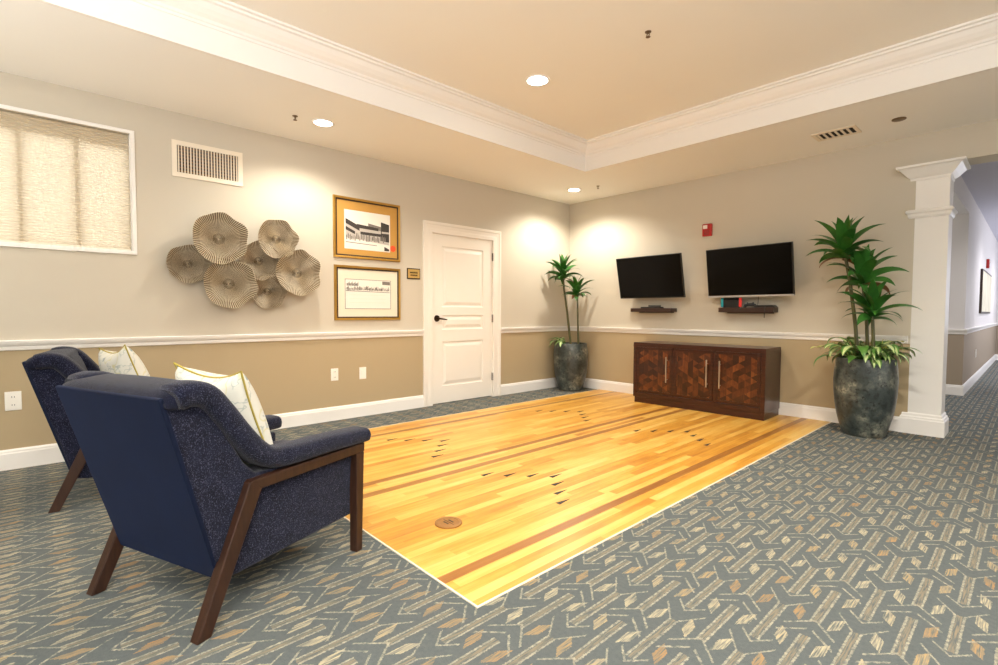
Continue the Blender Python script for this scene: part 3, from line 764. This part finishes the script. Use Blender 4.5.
def planter(loc, label, canes, low, rnd, rz=0, sc=1.0, hz=1.0):
    t_ = thing('potted_plant', label, 'potted plant', loc, rz)
    m_ = MB(); m_.lathe([(r*sc, z*hz) for r, z in POT], 56); m_.done('pot', 'pot', t_, smooth=True)
    m_ = MB(); m_.lathe([(.211*sc, .62*hz), (.15*sc, .635*hz), (.001, .64*hz)], 32); m_.done('soil', 'soil', t_, smooth=True)
    for pts, r, nL, L, W in canes:
        m_ = MB(); q = [Vector(p) for p in pts]
        fine = []
        for a, b in zip(q, q[1:]): fine += [a.lerp(b, k/5) for k in range(5)]
        fine.append(q[-1]); m_.tube(fine, [r*(1-.25*k/len(fine)) for k in range(len(fine))], 10)
        ca = m_.done('cane', 'cane', t_, smooth=True)
        m_ = MB(); rosette(m_, q[-1], nL, L, W, rnd); clampv(m_); m_.done('leaf_crown', ['leaf', 'leaf_br'], ca, smooth=True)
    if low: low(t_, rnd)
    return t_
def low_right(t_, rnd):
    m_ = MB()
    for i in range(64):
        az = rnd.random()*2*pi; rr_ = rnd.uniform(.03, .17)
        c = (rr_*cos(az), rr_*sin(az), .62)
        st = rnd.uniform(.08, .27)*(1.15-rr_*2.2); el = R(rnd.uniform(52, 85))
        b = Vector(c) + Vector((cos(az)*cos(el), sin(az)*cos(el), sin(el)))*st
        m_.mi = 0; m_.tube([c, b], .003, 5)
        leaf_strip(m_, b, az+rnd.uniform(-.4, .4), R(rnd.uniform(0, 40)), rnd.uniform(.17, .25), rnd.uniform(.07, .095), R(rnd.uniform(80, 150)), 7, (1, 0) if rnd.random() < .8 else (0, 0), .2)
    clampv(m_); m_.done('low_foliage', ['leaf_lo', 'leaf_cr'], t_, smooth=True)
    m_ = MB()
    for i in range(26):
        az = rnd.random()*2*pi
        leaf_strip(m_, (rnd.uniform(-.06, .04), rnd.uniform(-.06, .06), .70), az, R(rnd.uniform(20, 80)), rnd.uniform(.14, .22), .03, R(80), 7, (0,), .3)
    clampv(m_); m_.done('inner_foliage', 'leaf', t_, smooth=True)
    for a, L, z in ((R(200), .42, .79), (R(196), .34, .80), (R(20), .26, .79), (R(35), .27, .86)):
        m_ = MB(); e_ = Vector((cos(a)*L*.75, sin(a)*L*.75, z))
        m_.tube([(cos(a)*.1, sin(a)*.1, .66), (cos(a)*L*.5, sin(a)*L*.5, z+.02), e_], .003, 5)
        for k in range(3): leaf_strip(m_, e_ + Vector((cos(a)*.025*k, sin(a)*.025*k, 0)), a+(k-1)*.7, R(10), .10, .042, R(60), 6, (0,), .2)
        clampv(m_); m_.done('yellow_sprig', 'leaf_yl', t_, smooth=True)
def low_left(t_, rnd):
    m_ = MB()
    for i in range(26):
        az = R(215)+rnd.uniform(-.9, .9); rr_ = rnd.uniform(.08, .19)
        c = Vector((rr_*cos(az), rr_*sin(az), .64)); b = c+Vector((cos(az)*.03, sin(az)*.03, rnd.uniform(.02, .10)))
        m_.mi = 0; m_.tube([c, b], .003, 5)
        leaf_strip(m_, b, az+rnd.uniform(-.8, .8), R(rnd.uniform(-10, 40)), rnd.uniform(.12, .20), rnd.uniform(.04, .06), R(rnd.uniform(60, 150)), 6, (1, 0), .2)
    clampv(m_); m_.done('low_foliage', ['leaf_lo', 'leaf_cr'], t_, smooth=True)
rnd = random.Random(21)
LIM[0] = ((1, 1, .36),)
ry = R(0)
planter((3.800, -.390, 0), 'large mottled stone pot beside the column with three tiered leafy plant', [
    ([(-.06, .02, .62), (-.090, .02, 1.0), (-.14, .01, 1.40), (-.195, .0, 1.72)], .017, 26, .35, .092),
    ([(.01, .06, .62), (-.01, .05, 1.0), (-.055, .04, 1.46)], .016, 24, .34, .090),
    ([(.06, -.05, .62), (.06, -.05, .9), (.045, -.05, 1.16)], .016, 22, .32, .088)], low_right, rnd, 0, .985, 1.045)
rnd = random.Random(5)
LIM[0] = ((0, -1, -.295), (1, 1, .31))
planter((.318, -.335, 0), 'mottled stone pot in the room corner with two thin leafy topped stems', [
    ([(.03, -.03, .6), (-.02, -.06, 1.1), (-.06, -.09, 1.45), (-.075, -.10, 1.68)], .017, 30, .32, .078),
    ([(.09, .06, .6), (.075, .06, 1.0), (.06, .06, 1.43)], .014, 24, .27, .064)], low_left, rnd, 0, 1.0, .995)

# ------------------------------------------------------------------ floor outlet cover
fc = thing('floor_outlet_cover', 'round brass floor outlet cover set in the maple lane', 'floor cover', (2.790, -4.385, .004))
m_ = MB(); m_.lathe([(.072, 0), (.071, .006), (.066, .009), (.052, .009), (.050, .007), (.001, .007)], 40); m_.done('brass_plate', 'brass', fc, smooth=True)
m_ = MB(); m_.box(-.045, .045, -.0015, .0015, .007, .0076); m_.box(-.02, .02, .012, .02, .007, .0078); m_.box(-.02, .02, -.02, -.012, .007, .0078); m_.done('lid_slots', 'bronze', fc)

# ------------------------------------------------------------------ armchairs (local: +Y forward, origin between the rear feet)
def superell(c, ax, ay, rx, ry_, n=20, e=.55):
    r = []
    for i in range(n):
        a = 2*pi*i/n; ca, sa = cos(a), sin(a)
        r.append(Vector(c) + Vector(ax)*rx*math.copysign(abs(ca)**e, ca) + Vector(ay)*ry_*math.copysign(abs(sa)**e, sa))
    return r
def catmull(pts, n=6):
    P = [Vector(p) for p in pts]; out = []
    for i in range(len(P)-1):
        p0 = P[max(i-1, 0)]; p1 = P[i]; p2 = P[i+1]; p3 = P[min(i+2, len(P)-1)]
        for k in range(n):
            t = k/n; out.append(.5*((2*p1)+(p2-p0)*t+(2*p0-5*p1+4*p2-p3)*t*t+(3*p1-p0-3*p2+p3)*t**3))
    out.append(P[-1]); return out
def cushion(mb, x0, x1, y0, y1, z0, z1, M4=None, nu=10, puff=.02):
    """rounded upholstered block"""
    cx_, cy_, cz_ = (x0+x1)/2, (y0+y1)/2, (z0+z1)/2; a, b, c_ = (x1-x0)/2, (y1-y0)/2, (z1-z0)/2
    rings_ = []
    for k in range(13):
        ph = -pi/2 + pi*k/12; s = math.copysign(abs(sin(ph))**.55, sin(ph)); cc_ = max(.02, abs(cos(ph))**.28)
        ring = []
        for i in range(36):
            t_ = 2*pi*i/36; ct, st = cos(t_), sin(t_)
            q = Vector((cx_+a*cc_*math.copysign(abs(ct)**.3, ct), cy_+b*cc_*math.copysign(abs(st)**.3, st), cz_+c_*s))
            ring.append(M4 @ q if M4 is not None else q)
        rings_.append(ring)
    mb.rings(rings_)
def make_chair(label, loc, rz):
    t_ = thing('armchair', label, 'armchair', loc, rz, None)
    # outer velvet back
    m_ = MB()
    def bp(f, z, off): return f+off
    n = 8; outer = []
    top, bot = (-.118, .835), (.075, .160)
    for off in (0, .03):
        pass
    R0 = [(-.318, top[0], top[1]), (.318, top[0], top[1]), (.306, bot[0], bot[1]), (-.302, bot[0], bot[1])]
    R1 = [(-.318, top[0]+.016, top[1]+.004), (.318, top[0]+.016, top[1]+.004), (.306, bot[0]+.016, bot[1]+.003), (-.302, bot[0]+.016, bot[1]+.003)]
    m_.rings([R0, R1]); m_.done('back_panel', 'velvet', t_, bevel=.006, seg=3)
    # side shells
    prof = [(.083, .165), (-.098, .80), (-.03, .845), (.01, .835), (.05, .78), (.18, .555), (.235, .50), (.752, .49), (.752, .158), (.14, .152)]
    for s in (-1, 1):
        m_ = MB(); m_.prism(prof, s*.20, s*.314); m_.done('side_panel', 'tweed', t_, bevel=.012, seg=3)
    # base, seat, inner back
    m_ = MB(); m_.box(-.21, .21, .12, .730, .155, .33); m_.done('seat_base', 'tweed', t_, bevel=.012)
    m_ = MB(); cushion(m_, -.204, .204, .14, .80, .32, .465); m_.done('seat_cushion', 'tweed', t_, smooth=True, angle=180)
    A = Matrix.Translation((0, .085, .60)) @ Matrix.Rotation(R(-15), 4, 'X').inverted()
    m_ = MB(); cushion(m_, -.21, .21, -.075, .085, -.27, .25, Matrix.Translation((0, .065, .60)) @ Matrix.Rotation(R(15), 4, 'X')); m_.done('back_cushion', 'tweed', t_, smooth=True, angle=180)
    # padded arms sweeping up into the wings
    for s in (-1, 1):
        path = catmull([(0, .822, .522), (0, .78, .523), (0, .60, .530), (0, .40, .533), (0, .30, .545), (0, .230, .590), (0, .165, .665), (0, .098, .755), (0, .040, .822), (0, -.02, .838), (0, -.07, .825)], 5)
        m_ = MB(); rr_ = []
        N = len(path)
        for i, p in enumerate(path):
            d_ = (path[min(i+1, N-1)]-path[max(i-1, 0)]).normalized(); nn = Vector((1,0,0)).cross(d_).normalized()
            if i == 0: k = .55
            elif i == 1: k = .9
            elif i >= N-2: k = .8
            else: k = 1
            u = i/(N-1)
            cx_ = s*(.287 + .014*max(0, 1-u*3))
            half = .066 if u < .35 else .062
            th = (.034 + .010*min(1, u*2))
            rr_.append(superell((cx_, p.y, p.z), (1,0,0), nn, half*(.92 if k < 1 else 1), th*k, 20, .62))
        m_.rings(rr_); m_.done('arm_pad', 'tweed', t_, smooth=True, angle=70)
    # rolled top edge
    m_ = MB(); rr_ = []
    for i in range(25):
        u = -1+2*i/24; k = (1-abs(u)**14)**.5 if abs(u) < 1 else .35
        k = max(k, .45)
        rr_.append(superell((u*.326, -.022, .822+.006*(1-u*u)), (0, 1, .10), (0, -.10, 1), .088*(.85+.15*k), .044*k, 20, .7))
    m_.rings(rr_); m_.done('top_roll', 'tweed_blue', t_, smooth=True, angle=70)
    # walnut frame
    for s in (-1, 1):
        a, b = s*.302, s*.345
        m_ = MB(); m_.prism([(-.030, 0), (.020, 0), (.246, .486), (.178, .486)], a, b); m_.done('rear_leg', 'walnut', t_, bevel=.004)
        m_ = MB(); m_.rings([[(a+s*.030, .702, 0), (b+s*.030, .702, 0), (b+s*.030, .740, 0), (a+s*.030, .740, 0)], [(a, .738, .4475), (b, .738, .4475), (b, .792, .4475), (a, .792, .4475)]]); m_.done('front_leg', 'walnut', t_, bevel=.004)
        m_ = MB(); m_.prism([(.229, .448), (.793, .448), (.796, .490), (.180, .490)], s*.301, s*.346); m_.done('arm_rail', 'walnut', t_, bevel=.004)
    return t_
yA = R(21.4); yB = R(-8)
cA = (2.975-.335*cos(yA), -5.555-.335*sin(yA), 0); cB = (1.202-.335*cos(yB), -5.898-.335*sin(yB), 0)
chA = make_chair('navy armchair with walnut legs nearest the camera, back turned to us', cA, yA)
chB = copy_tree(chA); chB.location = cB; chB.rotation_euler = (0, 0, yB)
chB['label'] = 'navy tweed armchair farther back, partly hidden behind the nearer armchair'

# pillows
def pillow(label, ch_loc, ch_rz, c, yaw, lean, roll, W=.44):
    m_ = MB(); n = 18; hw_ = W/2
    def P(i, j, s):
        u = -1+2*i/n; v = -1+2*j/n
        edge = (1-u*u)*(1-v*v)
        bx = hw_*u*(1-.10*(1-v*v)*abs(u)**1.5); bz = hw_*v*(1-(.20 if v > 0 else .08)*(1-u*u)*abs(v)**1.5)
        return Vector((bx, s*.098*max(0, edge)**.42, bz))
    g0 = [[m_.bm.verts.new(P(i, j, 1)) for j in range(n+1)] for i in range(n+1)]
    g1 = [[g0[i][j] if i in (0, n) or j in (0, n) else m_.bm.verts.new(P(i, j, -1)) for j in range(n+1)] for i in range(n+1)]
    for i in range(n):
        for j in range(n):
            m_.face([g0[i][j], g0[i+1][j], g0[i+1][j+1], g0[i][j+1]]); m_.face([g1[i][j], g1[i][j+1], g1[i+1][j+1], g1[i+1][j]])
    t_ = thing('throw_pillow', label, 'pillow', (0,0,0))
    L = Matrix.Translation(ch_loc) @ Matrix.Rotation(ch_rz, 4, 'Z') @ Matrix.Translation(c) @ Matrix.Rotation(yaw, 4, 'Z') @ Matrix.Rotation(lean, 4, 'X') @ Matrix.Rotation(roll, 4, 'Y')
    t_.matrix_world = L
    m_.done('cover', 'pillow', t_, smooth=True, angle=180)
    e = MB(); pts = [P(i, 0, 0) for i in range(n)] + [P(n, j, 0) for j in range(n)] + [P(i, n, 0) for i in range(n, 0, -1)] + [P(0, j, 0) for j in range(n, -1, -1)]
    e.tube(pts, .0042, 6); e.done('piping', 'pillow_pipe', t_, smooth=True)
    return t_
pillow('printed pillow with mustard piping leaning in the nearer armchair', cA, yA, (0.02, .315, .672), R(-4), R(20), R(1), .46)
pillow('printed pillow with mustard piping leaning in the farther armchair', cB, yB, (0.0, .325, .672), R(21), R(19), R(-5), .46)

GROUPS = {'armchair': 'matching navy armchairs', 'throw_pillow': 'printed pillows in the armchairs', 'television': 'televisions on the back wall', 'floating_shelf': 'floating shelves under the televisions',
    'recessed_downlight': 'recessed ceiling downlights', 'ceiling_sprinkler': 'ceiling sprinkler heads', 'potted_plant': 'potted plants in stone pots', 'wall_outlet': 'white wall plates', 'framed_picture': 'framed pictures on the walls', 'fire_alarm': 'red fire alarms'}
for o in COL.objects:
    k = o.name.split('.')[0]
    if o.parent is None and k in GROUPS: o['group'] = GROUPS[k]

# ------------------------------------------------------------------ lights
def spot(loc, e, col=(1, .86, .66), size=120, blend=.7, rad=.06, tgt=None):
    l = bpy.data.lights.new('downlight_lamp', 'SPOT'); l.energy = e; l.color = col; l.spot_size = R(size); l.spot_blend = blend; l.shadow_soft_size = rad
    o = bpy.data.objects.new('downlight_lamp', l); COL.objects.link(o); o.location = loc
def area(loc, rot, sx, sy, e, col):
    l = bpy.data.lights.new('area_lamp', 'AREA'); l.shape = 'RECTANGLE'; l.size = sx; l.size_y = sy; l.energy = e; l.color = col
    o = bpy.data.objects.new('area_lamp', l); COL.objects.link(o); o.location = loc; o.rotation_euler = rot
WARM = (1, .93, .82)
for x, y, e in ((.61, -4.09, 68), (.614, -.663, 105), (.61, -7.5, 50)): spot((x, y, H-.02), e, WARM, 148, .6)
for x, y, e in ((1.98, -2.855, 140), (1.98, -5.9, 6), (4.5, -2.855, 170), (4.5, -5.9, 120), (4.5, -8.6, 90)): spot((x, y, UP-.02), e, WARM, 145)
spot((7.6, -3, H-.02), 210, WARM, 140)
# unseen upward fill lamps, added out of frame to brighten the ceiling
area((6.3, -7.2, 1.5), (R(180), 0, 0), 1.2, 1.2, 340, (.96, .97, 1))
area((2.6, -7.6, 1.0), (R(180), 0, 0), 1.6, 1.0, 55, (1, .96, .9))  # second added fill, lifts the soffit on the left side
# hall lighting
for y in (2.2, 5.5, 9.0, 13.0): spot((5.3, y, H-.02), 85, (.95, .94, 1), 150)
area((6.25, 8.0, 1.6), (0, R(90), 0), 1.6, 6, 70, (.82, .86, 1))
# daylight outside the window
area((-1.3, wy+.1, 2.1), (0, R(-90), 0), 2.2, 3.2, 30, (1, .95, .86))
wd = bpy.data.worlds.new('World'); SC.world = wd; wd.use_nodes = True
bg = wd.node_tree.nodes['Background']; bg.inputs[0].default_value = (1, .975, .94, 1); bg.inputs[1].default_value = 1.15

# ------------------------------------------------------------------ camera
f, yaw, pit, rol = 497.955, R(47.213), R(2.338), R(.202)
F = Vector((-sin(yaw)*cos(pit), cos(yaw)*cos(pit), -sin(pit))); Rt = Vector((cos(yaw), sin(yaw), 0)); U = Rt.cross(F)
R2 = Rt*cos(rol)+U*sin(rol); U2 = -Rt*sin(rol)+U*cos(rol)
cd = bpy.data.cameras.new('camera'); cam = bpy.data.objects.new('camera', cd); COL.objects.link(cam)
cd.sensor_width = 36; cd.lens = 36*f/998; cd.clip_start = .05
mw = Matrix((R2, U2, -F)).transposed().to_4x4(); mw.translation = (4.855, -5.940, 1.112); cam.matrix_world = mw
SC.camera = cam
SC.view_settings.view_transform = 'Standard'; SC.view_settings.look = 'None'; SC.view_settings.exposure = .48
